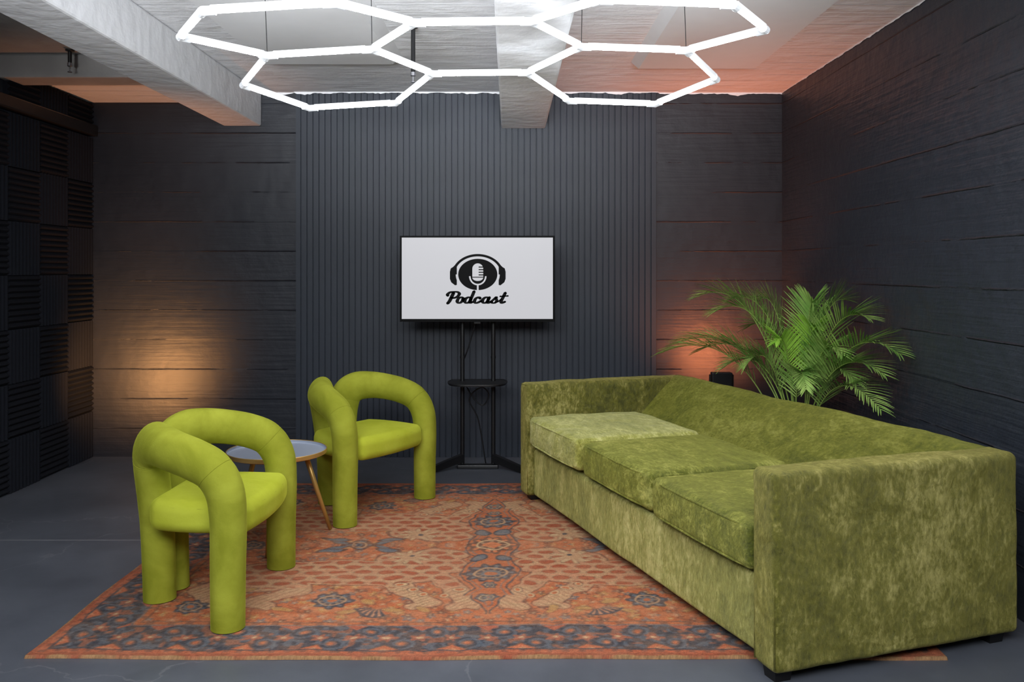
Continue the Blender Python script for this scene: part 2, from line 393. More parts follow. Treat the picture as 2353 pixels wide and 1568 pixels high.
# ------------------------------------------------------------------ rug
def build_rug():
    W,D=3.08,2.33; nx,ny=1000,757
    xs=np.linspace(-W/2,W/2,nx); ys=np.linspace(0,D,ny)
    a,b=np.meshgrid(xs,ys)
    rng=np.random.default_rng(3)
    def vnoise(sx,sy,seed):
        r=np.random.default_rng(seed); gx=int(W*sx)+3; gy=int(D*sy)+3
        g=r.random((gy,gx)); u=(a+W/2)*sx; v=b*sy
        i=u.astype(int); j=v.astype(int); fu=u-i; fv=v-j
        fu=fu*fu*(3-2*fu); fv=fv*fv*(3-2*fv)
        return (g[j,i]*(1-fu)*(1-fv)+g[j,i+1]*fu*(1-fv)+g[j+1,i]*(1-fu)*fv+g[j+1,i+1]*fu*fv)
    wob=(vnoise(18,18,1)-.5)*.024; wob2=(vnoise(18,18,2)-.5)*.024
    A=np.abs(a)+wob; B=np.minimum(b,D-b)+wob2
    col=np.zeros((ny,nx,3))
    RUST=(182,98,62); RED=(162,82,56); TAN=(186,144,108); SLATE=(64,65,73); BLUE=(97,106,116); BROWN=(100,72,62); CREAM=(202,172,130); OCH=(186,142,82); PINK=(188,128,96)
    def put(mask,c,k=1.0):
        for t in range(3): col[...,t]=np.where(mask,col[...,t]*(1-k)+c[t]*k,col[...,t])
    put(np.ones_like(a,bool),RUST)
    put(vnoise(9,30,5)>.6,(192,112,76),.7)
    gx_,gy_=.084,.074
    for lay in range(3):
        ux=(A+lay*.047)/gx_; uy=(B+lay*.031)/gy_; ix=np.floor(ux); iy=np.floor(uy)
        h1=np.modf(np.abs(np.sin(ix*12.99+iy*78.23+lay*3.7)*43758.5))[0]; h2=np.modf(np.abs(np.sin(ix*39.3+iy*11.1+lay)*24634.6))[0]
        px_=(ux-ix-.5+(h1-.5)*.35)*gx_; py_=(uy-iy-.5+(h2-.5)*.35)*gy_
        th=np.arctan2(py_,px_)+h1*6.3; rr=np.hypot(px_,py_); pet=rr<(.010+.012*h2)*(1+.35*np.cos(5*th))
        put(pet&(h1<.28),BROWN,.75); put(pet&(h1>=.28)&(h1<.5),OCH,.7); put(pet&(h1>=.5)&(h1<.66),BLUE,.75); put(pet&(h1>=.66)&(h1<.8),PINK,.8); put(pet&(rr<.006),CREAM,.7)
        st=np.abs(np.sin(A*34+lay*2+2*np.sin(B*26))*.5+np.sin(B*38+lay)*.5); put((st<.035)&(h2>.35),BROWN,.45)
    def ell(ca,cb,ra,rb,rot=0):
        c,s=math.cos(rot),math.sin(rot); x=A-ca; y=B-cb
        return np.sqrt(((x*c+y*s)/ra)**2+((-x*s+y*c)/rb)**2)
    def seg(x0,y0,x1,y1):
        dx,dy=x1-x0,y1-y0; t=np.clip(((A-x0)*dx+(B-y0)*dy)/(dx*dx+dy*dy),0,1)
        return np.hypot(A-x0-t*dx,B-y0-t*dy),t
    d=np.full_like(A,9.)
    for e in ((.62,.80,.44,.15,.05),(.30,.93,.22,.12,.35),(.92,.76,.24,.17,-.3),(.22,1.04,.12,.07,.2)):
        d=np.minimum(d,(ell(*e)-1)*min(e[2],e[3]))
    for q in ((.26,.86,.17,.66,.05),(.17,.66,.07,.46,.046),(.07,.46,.13,.43,.034),(.42,.74,.36,.62,.05),(.36,.62,.22,.46,.04),(.22,.46,.28,.43,.032),(.86,.72,.76,.60,.055),(.76,.60,.93,.47,.042),(.93,.47,.84,.43,.036),(1.04,.72,1.16,.58,.05),(1.16,.58,1.08,.45,.036),(1.10,.82,1.22,.96,.025),(1.22,.96,1.14,1.06,.022)):
        s,t=seg(*q[:4]); d=np.minimum(d,s-q[4])
    put(d<.007,BROWN,.7); put(d<0,TAN); put((d<0)&(vnoise(20,60,8)>.5),PINK,.7)
    paw=(d<-.008)&(B<.62)
    put(paw,CREAM,.4); put(paw&(np.sin((A*1.2+B)*170)>.5),(156,114,84),.7)
    su,sv=.100,.064; rr=np.floor(B/sv); aa=(A+np.where(rr%2==0,0,su/2))/su; fa=(aa-np.floor(aa)-.5)*su; fb=(B/sv-rr-.5)*sv
    spot=np.sqrt((fa/.036)**2+(fb/.022)**2)
    body=(d<-.010)&(B>.62)
    put(body&(spot<1.12),BROWN,.45); put(body&(spot<.95),RED)
    band=(d>.02)&(B>.55)&(B<1.0)&(A>.2)&(A<1.25)
    put(band&(spot<.55),(152,82,58),.7)
    for ca,cb in ((.12,.60),(.27,.56),(.17,.54),(.36,.66),(.31,.61)):
        e=np.hypot(A-ca,B-cb); put(e<.024,BROWN,.8); put(e<.020,CREAM); put(e<.012,RUST)
    h=np.hypot(A-.36,B-1.0); th=np.arctan2(B-1.0,A-.36)
    put(h<.075+.03*np.cos(9*th),BROWN,.5); put(h<.066+.03*np.cos(9*th),CREAM,.85); put((h<.06)&(np.sin(h*190)>.2),TAN,.8)
    put(h<.035,TAN); put(np.hypot(A-.35,B-1.01)<.012,SLATE)
    w=.060+.055*np.abs(np.cos((B-.80)*PI/.36))*(B>.55)
    w=np.where(B<.55,np.clip((B-.36)*.35,0,.058),w)
    s=A-w; put((s<.008)&(B>.36),SLATE,.9); put((s<.000)&(B>.36),RUST); put((s<-.018)&(s>-.024)&(B>.4),BLUE,.8)
    def rosette(ca,cb,r,c1=SLATE,c2=BLUE,c3=TAN,c4=RUST,np_=8):
        e=np.hypot(A-ca,B-cb); t=np.arctan2(B-cb,A-ca)
        put(e<r*(.9+.12*np.cos(np_*t)),c1,.92); put((e<r*.82)&(np.cos(np_*t)>.5)&(e>r*.5),c2)
        put(e<r*.60,c3); put(e<r*.50,c1); put((e<r*.48)&(np.cos(np_*t)>.3),c3,.6); put(e<r*.32,c2); put(e<r*.18,c4)
    rosette(0,.79,.112,SLATE,BLUE,TAN,RUST,10); rosette(0,1.165,.125,BROWN,(208,116,74),CREAM,RUST,9)
    rosette(0,.52,.05,SLATE,BLUE,CREAM,RUST,6); rosette(0,.65,.035,SLATE,BLUE,CREAM,RUST,6)
    e=ell(.05,.98,.030,.045,.5); put(e<1.15,SLATE); put(e<.85,BLUE)
    rosette(.61,.49,.085); rosette(1.13,.42,.07); rosette(.62,1.165,.075,BROWN,BLUE,TAN,SLATE,4); rosette(1.12,1.165,.07)
    for ca,cb,ro in ((.50,1.12,.6),(.72,1.12,-.6),(.74,1.08,-.2),(.48,1.09,.2)):
        e=ell(ca,cb,.06,.02,ro); put(e<1.2,BROWN); put(e<.85,BLUE)
    for ca,cb,ro in ((.47,.48,.5),(.53,.38,-.2),(.78,.40,.5),(.24,.40,.9),(1.0,.35,.3),(.98,.60,-.6),(.36,.40,.2)):
        e=ell(ca,cb,.045,.018,ro); put(e<1.15,BROWN,.4); put(e<.85,OCH,.8)
    h=np.hypot(A-.41,B-.43); t=np.arctan2(B-.43,A-.41)
    fan=(h<.10)&(h>.03)&(t<-.2)&(t>-1.9); put(fan,SLATE); put(fan&(np.sin(t*22)>.2)&(h<.09),PINK)
    eA=W/2-np.abs(a); eB=np.minimum(b,D-b); side=eB<eA; e=np.minimum(eA,eB)+wob*.6
    sx=np.where(side,a,b-D/2)+wob2*1.0
    put(e<.285,BROWN,.7); put(e<.277,RUST); put((e<.277)&(np.sin(sx*80)>.45),BROWN,.6)
    put(e<.255,BLUE,.7); put(e<.247,SLATE); put((e<.247)&(vnoise(32,32,11)>.5),(86,74,72),.8); put((e<.247)&(vnoise(48,48,12)>.60),(92,99,108),.8); put((e<.247)&(vnoise(40,40,14)>.72),(146,92,72),.8)
    per=.235
    y=e-(.15+.040*np.sin(2*PI*sx/per)); put((np.abs(y)<.008)&(e<.245)&(vnoise(30,30,15)>.4),BLUE,.75)
    for off,ee in ((.25,.105),(-.25,.195)):
        uu=(sx/per-off); uu=(uu-np.floor(uu)-.5)*per; rr_=np.hypot(uu,e-ee)
        th_=np.arctan2(e-ee,uu)
        put(rr_<.050*(.9+.12*np.cos(7*th_)),SLATE,.9); put((rr_<.046)&(np.sin(rr_*210+th_)>.1),BLUE,.7); put((rr_<.020),(124,92,80)); put(rr_<.011,(184,104,72))
    for off in (.0,.5):
        uu=(sx/per-off); uu=(uu-np.floor(uu)-.5)*per; rr_=np.hypot(uu*.8,e-.15)
        th_=np.arctan2(e-.15,uu); put(rr_<.024*(1+.3*np.cos(5*th_)),(170,97,72),.8); put(rr_<.009,CREAM,.8)
    uu=(sx/per); uu=np.abs(uu-np.floor(uu)-.5)*per; tri=(.055+.05*np.clip(1-uu/.055,0,1))
    put((e<tri),BROWN,.7); put((e<tri-.010),(184,101,70)); put((e<tri-.034)&(e>.05),TAN,.6)
    uu=(sx/per+.5); uu=np.abs(uu-np.floor(uu)-.5)*per; tri=(.042*np.clip(1-uu/.045,0,1)); put((.247-e<tri)&(e<.247),(170,95,72))
    put(e<.055,SLATE,.9); put(e<.047,(172,93,66)); put((e<.047)&(np.sin(sx*120)>.3)&(e>.03),(132,82,66)); put(e<.022,(148,80,58)); put(e<.005,(150,114,78))
    for _ in range(2):
        q=np.pad(col,((1,1),(1,1),(0,0)),mode='edge')
        col=(q[1:-1,1:-1]*2+q[:-2,1:-1]+q[2:,1:-1]+q[1:-1,:-2]+q[1:-1,2:])/6
    nz=.88+.20*vnoise(90,260,21)+.24*(rng.random(a.shape)-.5)
    wear=np.clip(vnoise(5,9,33)*.6+vnoise(25,60,34)*.8+.7*(vnoise(120,200,35)-.5),0,1)
    inb=np.where(np.minimum(eA,eB)<.25,.6,1.0)
    col*=nz[...,None]
    wf=(.38*wear*inb)[...,None]
    col=col*(1-wf)+np.array((184,142,112))*wf
    col=np.clip(col,0,255)/255.
    lin=np.where(col<=.04045,col/12.92,((col+.055)/1.055)**2.4)*.90
    z=.0100+.0008*vnoise(60,60,41)+.001*vnoise(3,3,42)
    ez=np.minimum(eA,eB); z=np.where(ez<1e-6,.0005,z)
    X=a+.004*np.sin(b*9)*(np.abs(a)/W*2); Yv=b+.005*np.sin(a*3.1)+.003*np.sin(a*8)
    co=np.stack([X,Yv-D/2,z],-1).reshape(-1,3).astype(np.float32)
    i=np.arange(nx-1); j=np.arange(ny-1); I,J=np.meshgrid(i,j); q=(J*nx+I).ravel()
    quads=np.stack([q,q+1,q+nx+1,q+nx],-1).astype(np.int32)
    me=bpy.data.meshes.new('patterned_rug'); nq=len(quads)
    me.vertices.add(len(co)); me.vertices.foreach_set('co',co.ravel())
    me.loops.add(nq*4); me.loops.foreach_set('vertex_index',quads.ravel())
    me.polygons.add(nq); me.polygons.foreach_set('loop_start',np.arange(0,nq*4,4,dtype=np.int32))
    me.update(calc_edges=True)
    at=me.color_attributes.new('weave','FLOAT_COLOR','POINT')
    rgba=np.concatenate([lin.reshape(-1,3),np.ones((nx*ny,1))],-1).astype(np.float32)
    at.data.foreach_set('color',rgba.ravel())
    m,nt,b_=mat('woven_rug'); b_.inputs['Roughness'].default_value=.92; b_.inputs['Specular IOR Level'].default_value=.12
    an=N(nt,'ShaderNodeAttribute'); an.attribute_name='weave'
    tc=N(nt,'ShaderNodeTexCoord'); nn=N(nt,'ShaderNodeTexNoise'); nn.inputs['Scale'].default_value=260
    nt.links.new(tc.outputs['Object'],nn.inputs['Vector'])
    bp=N(nt,'ShaderNodeBump'); bp.inputs['Strength'].default_value=.5; bp.inputs['Distance'].default_value=.004
    nt.links.new(nn.outputs['Fac'],bp.inputs['Height']); nt.links.new(bp.outputs['Normal'],b_.inputs['Normal'])
    nt.links.new(an.outputs['Color'],b_.inputs['Base Color'])
    me.materials.append(m)
    o=bpy.data.objects.new('patterned_rug',me); C.objects.link(o); o.location=(-.08,2.87+D/2,0)
    return o
rug=build_rug()
tag(rug,'rust orange rug with tan spotted animal motifs and dark slate border','rug')
RZ=.0140

# ------------------------------------------------------------------ chairs
def make_chair(label):
    t=empty('tub_armchair',(0,0,0),0,label,'chair','green tube framed armchairs')
    for s,nm in ((1,'tube_loop'),(-1,'tube_loop')):
        ctl=[(.18,.32,0,.060,.060),(.18,.32,.20,.062,.062),(.181,.32,.38,.065,.063),(.168,.317,.485,.069,.063),(.122,.307,.557,.073,.062),(.045,.288,.594,.074,.061),(-.045,.252,.616,.075,.060),
             (-.118,.200,.626,.079,.061),(-.172,.143,.620,.086,.063),(-.203,.100,.585,.090,.064),(-.210,.078,.520,.087,.064),(-.203,.070,.42,.074,.063),(-.192,.067,.30,.062,.063),(-.186,.066,.15,.057,.062),(-.182,.066,0,.055,.061)]
        P=catmull([Vector((c[0],c[1]*s,c[2])) for c in ctl],8)
        R=[(v.x,v.y) for v in catmull([Vector((c[3],c[4],0)) for c in ctl],8)]
        for i0 in (31,76):
            for k,f_ in ((-1,.995),(0,.982),(1,.995)): R[i0+k]=(R[i0+k][0]*f_,R[i0+k][1]*f_)
        V,Fc=sweep(P,R,32,Vector((1,0,0)))
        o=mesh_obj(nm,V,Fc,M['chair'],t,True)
        mod=o.modifiers.new('ed','EDGE_SPLIT'); mod.split_angle=math.radians(60)
        for i0 in (31,76):
            ring=[Vector(V[i0*32+k]) for k in range(32)]; ring.append(ring[0])
            vv,ff=sweep(ring,.0016,6,Vector((0,0,1)),cap=False)
            mesh_obj('seam',vv,ff,M['chair'],o,True)
    SX,SC=.214,.046
    def fn(p):
        q=p.copy(); x=(q.x)/SX
        if x<0: q.y*=1-.20*x*x
        else: q.y*=1-.05*x*x
        yy=q.y/.262; q.x-= .035*yy*yy*max(0,x)
        if q.z>0: q.z+=.009*(1-min(1,x*x))*(1-min(1,yy*yy))
        return q
    V,Fc=soft_box((SC,0,.368),(SX,.264,.060),.044,(14,16,3),fn,6)
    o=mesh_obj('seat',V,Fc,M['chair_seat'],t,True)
    pts=[]
    for k in range(81):
        a=2*PI*k/80; c,s_=math.cos(a),math.sin(a); e=.30
        p=fn(Vector(((SX-.008)*math.copysign(abs(c)**e,c),(.264-.008)*math.copysign(abs(s_)**e,s_),0)))
        pts.append(Vector((p.x+SC,p.y,.368+.036)))
    V,Fc=sweep(pts,.0035,6,Vector((0,0,1)),cap=False)
    mesh_obj('piping',V,Fc,M['chair'],o,True)
    return t
c1=make_chair('chartreuse velvet armchair in the foreground, on the near left part of the rug')
c1.location=(-1.18,3.425,RZ); c1.rotation_euler.z=math.radians(-2)
c2=dup_tree(c1); c2.location=(-.803,4.705,RZ); c2.rotation_euler.z=math.radians(-33)
c2['label']='chartreuse velvet armchair further back, between the round side table and television stand'

# ------------------------------------------------------------------ side table
t=empty('side_table',(-1.11,4.12,RZ+.0015),0,'round grey tray side table with splayed brass legs between the two armchairs','side table')
V,Fc=lathe([(0,.410),(.226,.410),(.231,.414),(.231,.424)]); mesh_obj('tray_top',V,Fc,M['tray'],t,True).modifiers.new('e','EDGE_SPLIT')
V,Fc=lathe([(0,.402),(.222,.402),(.233,.407),(.2345,.415),(.2345,.425),(.2325,.427),(.231,.425)]); mesh_obj('rim',V,Fc,M['gold'],t,True).modifiers.new('e','EDGE_SPLIT')
for an_ in (33,-84,152):
    a=math.radians(an_); c,s=math.cos(a),math.sin(a)
    V,Fc=sweep([(c*.135,s*.135,.402),(c*.20,s*.20,.2),(c*.268,s*.268,0)],[.013,.0115,.009],16,Vector((0,1,0)))
    mesh_obj('leg',V,Fc,M['gold'],t,True)

# ------------------------------------------------------------------ sofa
ang=math.radians(18.8)
sofa=empty('three_seat_sofa',(.9135,3.9385,RZ),ang,'long olive green crushed velvet three seat sofa angled along the right side','sofa')
HX,HY=.5,1.18     # half depth and half length (local x = depth, y = length)
def wr(seed,amp=.004,sc=5):
    def f(p):
        n=noise.noise_vector(p*sc+Vector((seed,seed*2,0)))
        return p+n*amp
    return f
for s in (-1,1):
    def fa(p,s=s):
        q=wr(3+s,.006,4)(p); q=q+noise.noise_vector(p*14)*.0022
        q.y+= .006*(1 if p.y>0 else -1)*(1-(p.x/.5)**2)*(1-(p.z/.32)**2)
        return q
    V,Fc=soft_box((0,s*(HY-.062),.340),(HX,.062,.314),.026,(40,5,26),fa)
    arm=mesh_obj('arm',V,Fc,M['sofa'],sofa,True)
    y0,y1=s*(HY-.062)-.051,s*(HY-.062)+.051
    pts=[(-HX+.007,y0,.04),(-HX+.007,y0,.35),(-HX+.007,y0,.613),(-HX+.007,y0+.012,.642),(-HX+.007,y1-.012,.642),(-HX+.007,y1,.613),(-HX+.007,y1,.35),(-HX+.007,y1,.04)]
    V,Fc=sweep(pts,.004,8,Vector((1,0,0))); mesh_obj('piping',V,Fc,M['sofa'],arm,True)
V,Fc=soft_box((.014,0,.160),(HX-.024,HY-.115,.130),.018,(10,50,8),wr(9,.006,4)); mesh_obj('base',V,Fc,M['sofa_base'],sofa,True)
pr=[(.14,.34),(.19,.43),(.26,.505),(.335,.58),(.395,.634),(.425,.654),(.455,.662),(.485,.655),(.497,.635),(.500,.58),(.500,.40),(.500,.20),(.500,.035),(.40,.035),(.25,.035),(.18,.2)]
V=[];Fc=[];ny=80
for j in range(ny+1):
    y=-HY+.10+(2*HY-.20)*j/ny
    for x,z in pr:
        p=Vector((x,y,z)); nn=noise.noise_vector(Vector((x*5,y*3.2,z*5))+Vector((4,4,4)))
        V.append(p+nn*.011+noise.noise_vector(p*13)*.003)
npn=len(pr)
for j in range(ny):
    for i in range(npn): Fc.append((j*npn+i,j*npn+(i+1)%npn,(j+1)*npn+(i+1)%npn,(j+1)*npn+i))
Fc.append(tuple(range(npn))); Fc.append(tuple(ny*npn+i for i in range(npn)))
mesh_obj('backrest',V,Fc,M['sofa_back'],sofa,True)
inner=2*(HY-.124); cw=inner/3
for k in range(3):
    yc=-HY+.124+cw*(k+.5)
    def fc(p,k=k):
        q=wr(20+k*7,.007,6)(p); x=p.x/.34; y=p.y/(cw/2)
        if p.z>0: q.z+=.015*(1-min(1,abs(x)**3))*(1-min(1,abs(y)**3))
        else: q.z+=.004
        q.x-=(.009*(1-min(1,y*y)))*(1 if p.x<0 else 0)*(1-.4*(p.z/.08)**2)
        q.y-=math.copysign(.012*min(1,abs(x))**4,p.y) if p.x<0 else 0
        q.z+=(-.006,0,.006)[k]
        return q
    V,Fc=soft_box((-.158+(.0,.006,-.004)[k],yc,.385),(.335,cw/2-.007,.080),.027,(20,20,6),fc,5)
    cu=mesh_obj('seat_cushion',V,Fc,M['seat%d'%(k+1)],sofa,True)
    for zz in (.451,.322):
        pts=[]
        for i in range(121):
            a=2*PI*i/120; c,s_=math.cos(a),math.sin(a); e=.17
            p=Vector((.3305*math.copysign(abs(c)**e,c),(cw/2-.0115)*math.copysign(abs(s_)**e,s_),.05 if zz>.4 else -.05))
            q=fc(p); pts.append(Vector((q.x-.158+(.0,.006,-.004)[k],q.y+yc,zz+(-.006,0,.006)[k])))
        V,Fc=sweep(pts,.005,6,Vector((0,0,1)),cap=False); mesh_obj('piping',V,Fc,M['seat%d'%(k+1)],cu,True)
for sx in (-1,1):
    for sy in (-1,1):
        zb=0 if sy>0 else -RZ
        x,y=sx*(HX-.06),sy*(HY-.07)
        mb=MB(); w0,w1=.028,.036
        mb.add([(x+i*w0,y+j*w0,zb) for i in (-1,1) for j in (-1,1)]+[(x+i*w1,y+j*w1,.055) for i in (-1,1) for j in (-1,1)],
               [(0,1,3,2),(4,5,7,6),(0,1,5,4),(2,3,7,6),(0,2,6,4),(1,3,7,5)])
        mb.build('foot',M['foot'],sofa)

# ------------------------------------------------------------------ television stand and television
TX=-.205
st=empty('television_stand',(TX,5.64,0),0,'black metal television floor stand with two poles and a small shelf','stand')
for s in (-1,1):
    V,Fc=sweep([(s*.101,0,.03),(s*.101,0,.6),(s*.101,0,1.30)],.0145,16); mesh_obj('pole',V,Fc,M['black'],st,True).modifiers.new('e','EDGE_SPLIT')
    V,Fc=sweep([(s*.101,0,.72),(s*.101,0,.735)],.017,16); mesh_obj('collar',V,Fc,M['black'],st,False)
V,Fc=bevel_box(-.135,.135,-.03,.03,0,.026,.006); mesh_obj('base_plate',V,Fc,M['black'],st)
for s in (-1,1):
    d=Vector((s*.20,-.145,0)); L_=d.length; d.normalize(); nrm=Vector((-d.y,d.x,0))
    o0=Vector((s*.101,-.005,0)); mb=MB(); vs=[]
    for tt,zl,zh,w in ((0,.045,.095,.017),(L_*.5,.022,.068,.016),(L_,0,.038,.015)):
        for ww in (-w,w):
            for z in (zl,zh): vs.append(o0+d*tt+nrm*ww+Vector((0,0,z)))
    f=[(0,1,3,2),(8,9,11,10)]
    for q in (0,4): f+=[(q,q+1,q+5,q+4),(q+2,q+3,q+7,q+6),(q+1,q+3,q+7,q+5),(q,q+2,q+6,q+4)]
    mb.add(vs,f); mb.build('base_leg',M['black'],st)
out=[(-.17,.06),(.17,.06)]
for k in range(25):
    a=-PI*k/24; c,s=math.cos(a),math.sin(a)
    out.append((.19*math.copysign(abs(c)**.45,c),-.02+.20*math.copysign(abs(s)**.75,s)))
V=[(x,y,z) for z in (.562,.573) for x,y in out]; n_=len(out)
Fc=[tuple(range(n_)),tuple(range(n_,2*n_))]+[(i,(i+1)%n_,n_+(i+1)%n_,n_+i) for i in range(n_)]
sh=mesh_obj('shelf',V,Fc,M['black'],st)
rim=[(x*1.0,y,.571) for x,y in out]; rim.append(rim[0])
V,Fc=sweep(rim,.005,8,Vector((0,0,1)),cap=False); mesh_obj('lip',V,Fc,M['black'],sh,True)
for s in (-1,1):
    V,Fc=bevel_box(s*.101-.012,s*.101+.012,-.05,.02,.535,.562,.003); mesh_obj('shelf_bracket',V,Fc,M['black'],st)
mb=MB(); mb.box(-.2,.2,-.042,-.016,1.12,1.17); mb.box(-.2,.2,-.042,-.016,1.30,1.34)
for s in (-1,1): mb.box(s*.15-.012,s*.15+.012,-.046,-.03,1.08,1.38)
mb.build('mounting_bracket',M['black'],st)

tv=empty('television',(TX,5.545,.965),0,'wide flat television showing a black podcast logo on light grey screen','television')
w,h=.4975,.553
mb=MB(); V,Fc=bevel_box(-w,w,.0,.030,0,h,.004); mb.add(V,Fc); V,Fc=bevel_box(-.32,.32,.030,.048,.06,.42,.008); mb.add(V,Fc)
mb.build('casing',M['plastic'],tv)
bz=.0115
mb=MB()
mb.box(-w,w,-.008,.002,0,.018); mb.box(-w,w,-.008,.002,h-bz,h); mb.box(-w,-w+bz,-.008,.002,.018,h-bz); mb.box(w-bz,w,-.008,.002,.018,h-bz)
mb.build('bezel',M['ink'],tv)
V,Fc=bevel_box(-.022,.022,-.005,.012,-.014,.001,.002); mesh_obj('sensor_tab',V,Fc,M['plastic'],tv)
mesh_obj('screen',[(-w+bz,-.002,.018),(w-bz,-.002,.018),(w-bz,-.002,h-bz),(-w+bz,-.002,h-bz)],[(0,1,2,3)],M['screen'],tv,fixn=False)
PXM=1/357.; LC=(.003,(1.3-(631-620)*PXM)-.965)
lg=MB()
def L3(pts,lay): return [(LC[0]+x*PXM,-.0022-.0006*lay,LC[1]+y*PXM) for x,y in pts]
def poly(pts,lay,m): lg.add(L3(pts,lay),[tuple(range(len(pts)))],m)
def arc(cx_,cy_,ro,ri,a0,a1,lay,m,n=40):
    P=[]
    for k in range(n+1):
        a=math.radians(a0+(a1-a0)*k/n); P+=[(cx_+ro[0]*math.cos(a),cy_+ro[1]*math.sin(a)),(cx_+ri[0]*math.cos(a),cy_+ri[1]*math.sin(a))]
    lg.add(L3(P,lay),[(2*k,2*k+2,2*k+3,2*k+1) for k in range(n)],m)
def disc(cx_,cy_,rx,ry,lay,m,n=48): poly([(cx_+rx*math.cos(2*PI*k/n),cy_+ry*math.sin(2*PI*k/n)) for k in range(n)],lay,m)
disc(0,0,45,36,1,0)
arc(0,0,(59,47),(53,41.5),-8,188,1,0,60)
for s in (-1,1):
    cup=[(48,-24),(48,20),(52,22),(57,17),(62,14),(64,6),(64,-10),(61,-18),(56,-22),(52,-25)]
    poly([(s*x,y) for x,y in cup],2,0)
    arc(0,0,(50.5,42),(45.5,37),0 if s>0 else 180,(-34 if s>0 else 214),3,1,16)
st_=[(12.5*math.cos(a),13+12.5*math.sin(a)) for a in [PI*k/20 for k in range(21)]]+[(-12.5*math.cos(PI*k/20),-7-8*math.sin(PI*k/20)) for k in range(21)]
poly(st_,2,1)
for y in (17,11,5,-1): poly([(2,y-1.2),(12.7,y-1.2),(12.7,y+1.2),(2,y+1.2)],3,0)
poly([(-12.7,-7.3),(12.7,-7.3),(12.7,-5.4),(-12.7,-5.4)],3,0)
arc(0,-4,(20,21),(16.5,17.5),180,360,2,1,24)
poly([(-2.0,-40),(2.0,-40),(2.0,-24),(-2.0,-24)],2,1)
lg.build('logo',[M['ink'],M['screen']],tv,fixn=False)
tx=MB()
def ribbon(pts,hw,sub=6):
    Q=catmull([Vector((p[0]+.30*p[1],p[1],0)) for p in pts],sub); V=[];n=len(Q)
    for i in range(n):
        t_=(Q[min(i+1,n-1)]-Q[max(i-1,0)]).normalized(); nn=Vector((-t_.y,t_.x,0))
        w_=hw*(1.0+.30*abs(t_.y)-.25*abs(t_.x))
        V+=[Q[i]+nn*w_,Q[i]-nn*w_]
    S=26*PXM; ox=LC[0]-70*PXM; oz=LC[1]-66*PXM
    to=lambda v:(ox+v.x*S,-.0030,oz+v.y*S)
    tx.add([to(v) for v in V],[(2*k,2*k+2,2*k+3,2*k+1) for k in range(n-1)])
    for e in (Q[0],Q[-1]):
        tx.add([to(e+Vector((hw*.95*math.cos(2*PI*k/14),hw*.95*math.sin(2*PI*k/14),0))) for k in range(14)],[tuple(range(14))])
def oval(cx_,cy_,rx,ry,a0=0,a1=360): return [(cx_+rx*math.cos(math.radians(a0+(a1-a0)*k/14)),cy_+ry*math.sin(math.radians(a0+(a1-a0)*k/14))) for k in range(15)]
HW=.096
ribbon([(.22,.92),(.20,.6),(.17,.2),(.10,-.02)],HW*1.1)
ribbon([(-.10,.66),(-.14,.80),(-.02,.96),(.20,1.00),(.48,.98),(.64,.82),(.58,.58),(.38,.46),(.22,.48)],HW)
ribbon(oval(.86,.27,.18,.25),HW); ribbon([(.98,.44),(1.06,.42),(1.14,.45)],HW*.6)
ribbon(oval(1.38,.27,.19,.25),HW); ribbon([(1.58,1.05),(1.57,.6),(1.56,.2),(1.62,.03),(1.74,.10)],HW)
ribbon([(2.18,.40),(2.10,.51),(1.98,.50),(1.87,.38),(1.87,.15),(1.98,.02),(2.14,.06),(2.30,.2)],HW)
ribbon(oval(2.58,.27,.19,.25),HW); ribbon([(2.78,.52),(2.76,.3),(2.76,.1),(2.84,.02),(2.98,.12)],HW)
ribbon([(2.98,.12),(3.12,.32),(3.24,.54),(3.26,.42),(3.36,.22),(3.30,.04),(3.12,.02),(3.04,.12)],HW*.9)
ribbon([(3.32,.06),(3.48,.14),(3.62,.34)],HW*.6)
ribbon([(3.74,.92),(3.70,.5),(3.68,.16),(3.76,.02),(3.94,.12)],HW); ribbon([(3.50,.60),(3.7,.62),(3.98,.64)],HW*.8)
for i,v in enumerate(tx.v):
    x_left=LC[0]-74*PXM
    tx.v[i]=(x_left+(v[0]-(LC[0]-70*PXM)+.05*26*PXM)*1.30,v[1],v[2])
tx.build('lettering',M['ink'],tv,fixn=False)
pts=catmull([(TX-.02,5.70,.94),(TX-.06,5.71,.80),(TX-.11,5.72,.62),(TX-.04,5.72,.46),(TX+.03,5.72,.40),(TX+.07,5.71,.47),(TX+.02,5.71,.52),(TX-.06,5.72,.44),(TX+.0,5.73,.30),(TX+.05,5.74,.004)],8)
V,Fc=sweep(pts,.0045,8); o=mesh_obj('power_cable',V,Fc,M['black'],None,True)
tag(o,'thin black cable looping down behind the television stand shelf','cable')

# ------------------------------------------------------------------ hexagon light
KS=.93
S=.452*KS; X0,Y0=-.14*KS,3.72*KS
def hz(x,y):
    x/=KS; y/=KS; dx=x+.14
    return 1.3+KS*(.965-.1*(y-3.6)**2-.035*dx*dx+.012*dx)
cent=[(X0,Y0)]+[(X0+sx*1.5*S,Y0+sy*math.sqrt(3)/2*S) for sx in (-1,1) for sy in (-1,1)]
nodes={};edges=set()
def nid(x,y):
    for k,(a,b) in nodes.items():
        if math.hypot(a-x,b-y)<.02: return k
    nodes[len(nodes)]=(x,y); return len(nodes)-1
for cx_,cy_ in cent:
    ids=[nid(cx_+S*math.cos(PI/3*k),cy_+S*math.sin(PI/3*k)) for k in range(6)]
    for k in range(6): edges.add(tuple(sorted((ids[k],ids[(k+1)%6]))))
hl=empty('hexagon_ceiling_light',(X0,Y0,2.2),0,'large glowing white honeycomb light of five hexagons hung below the ceiling','ceiling light')
def loc(i): 
    x,y=nodes[i]; return Vector((x-X0,y-Y0,hz(x,y)-2.2))
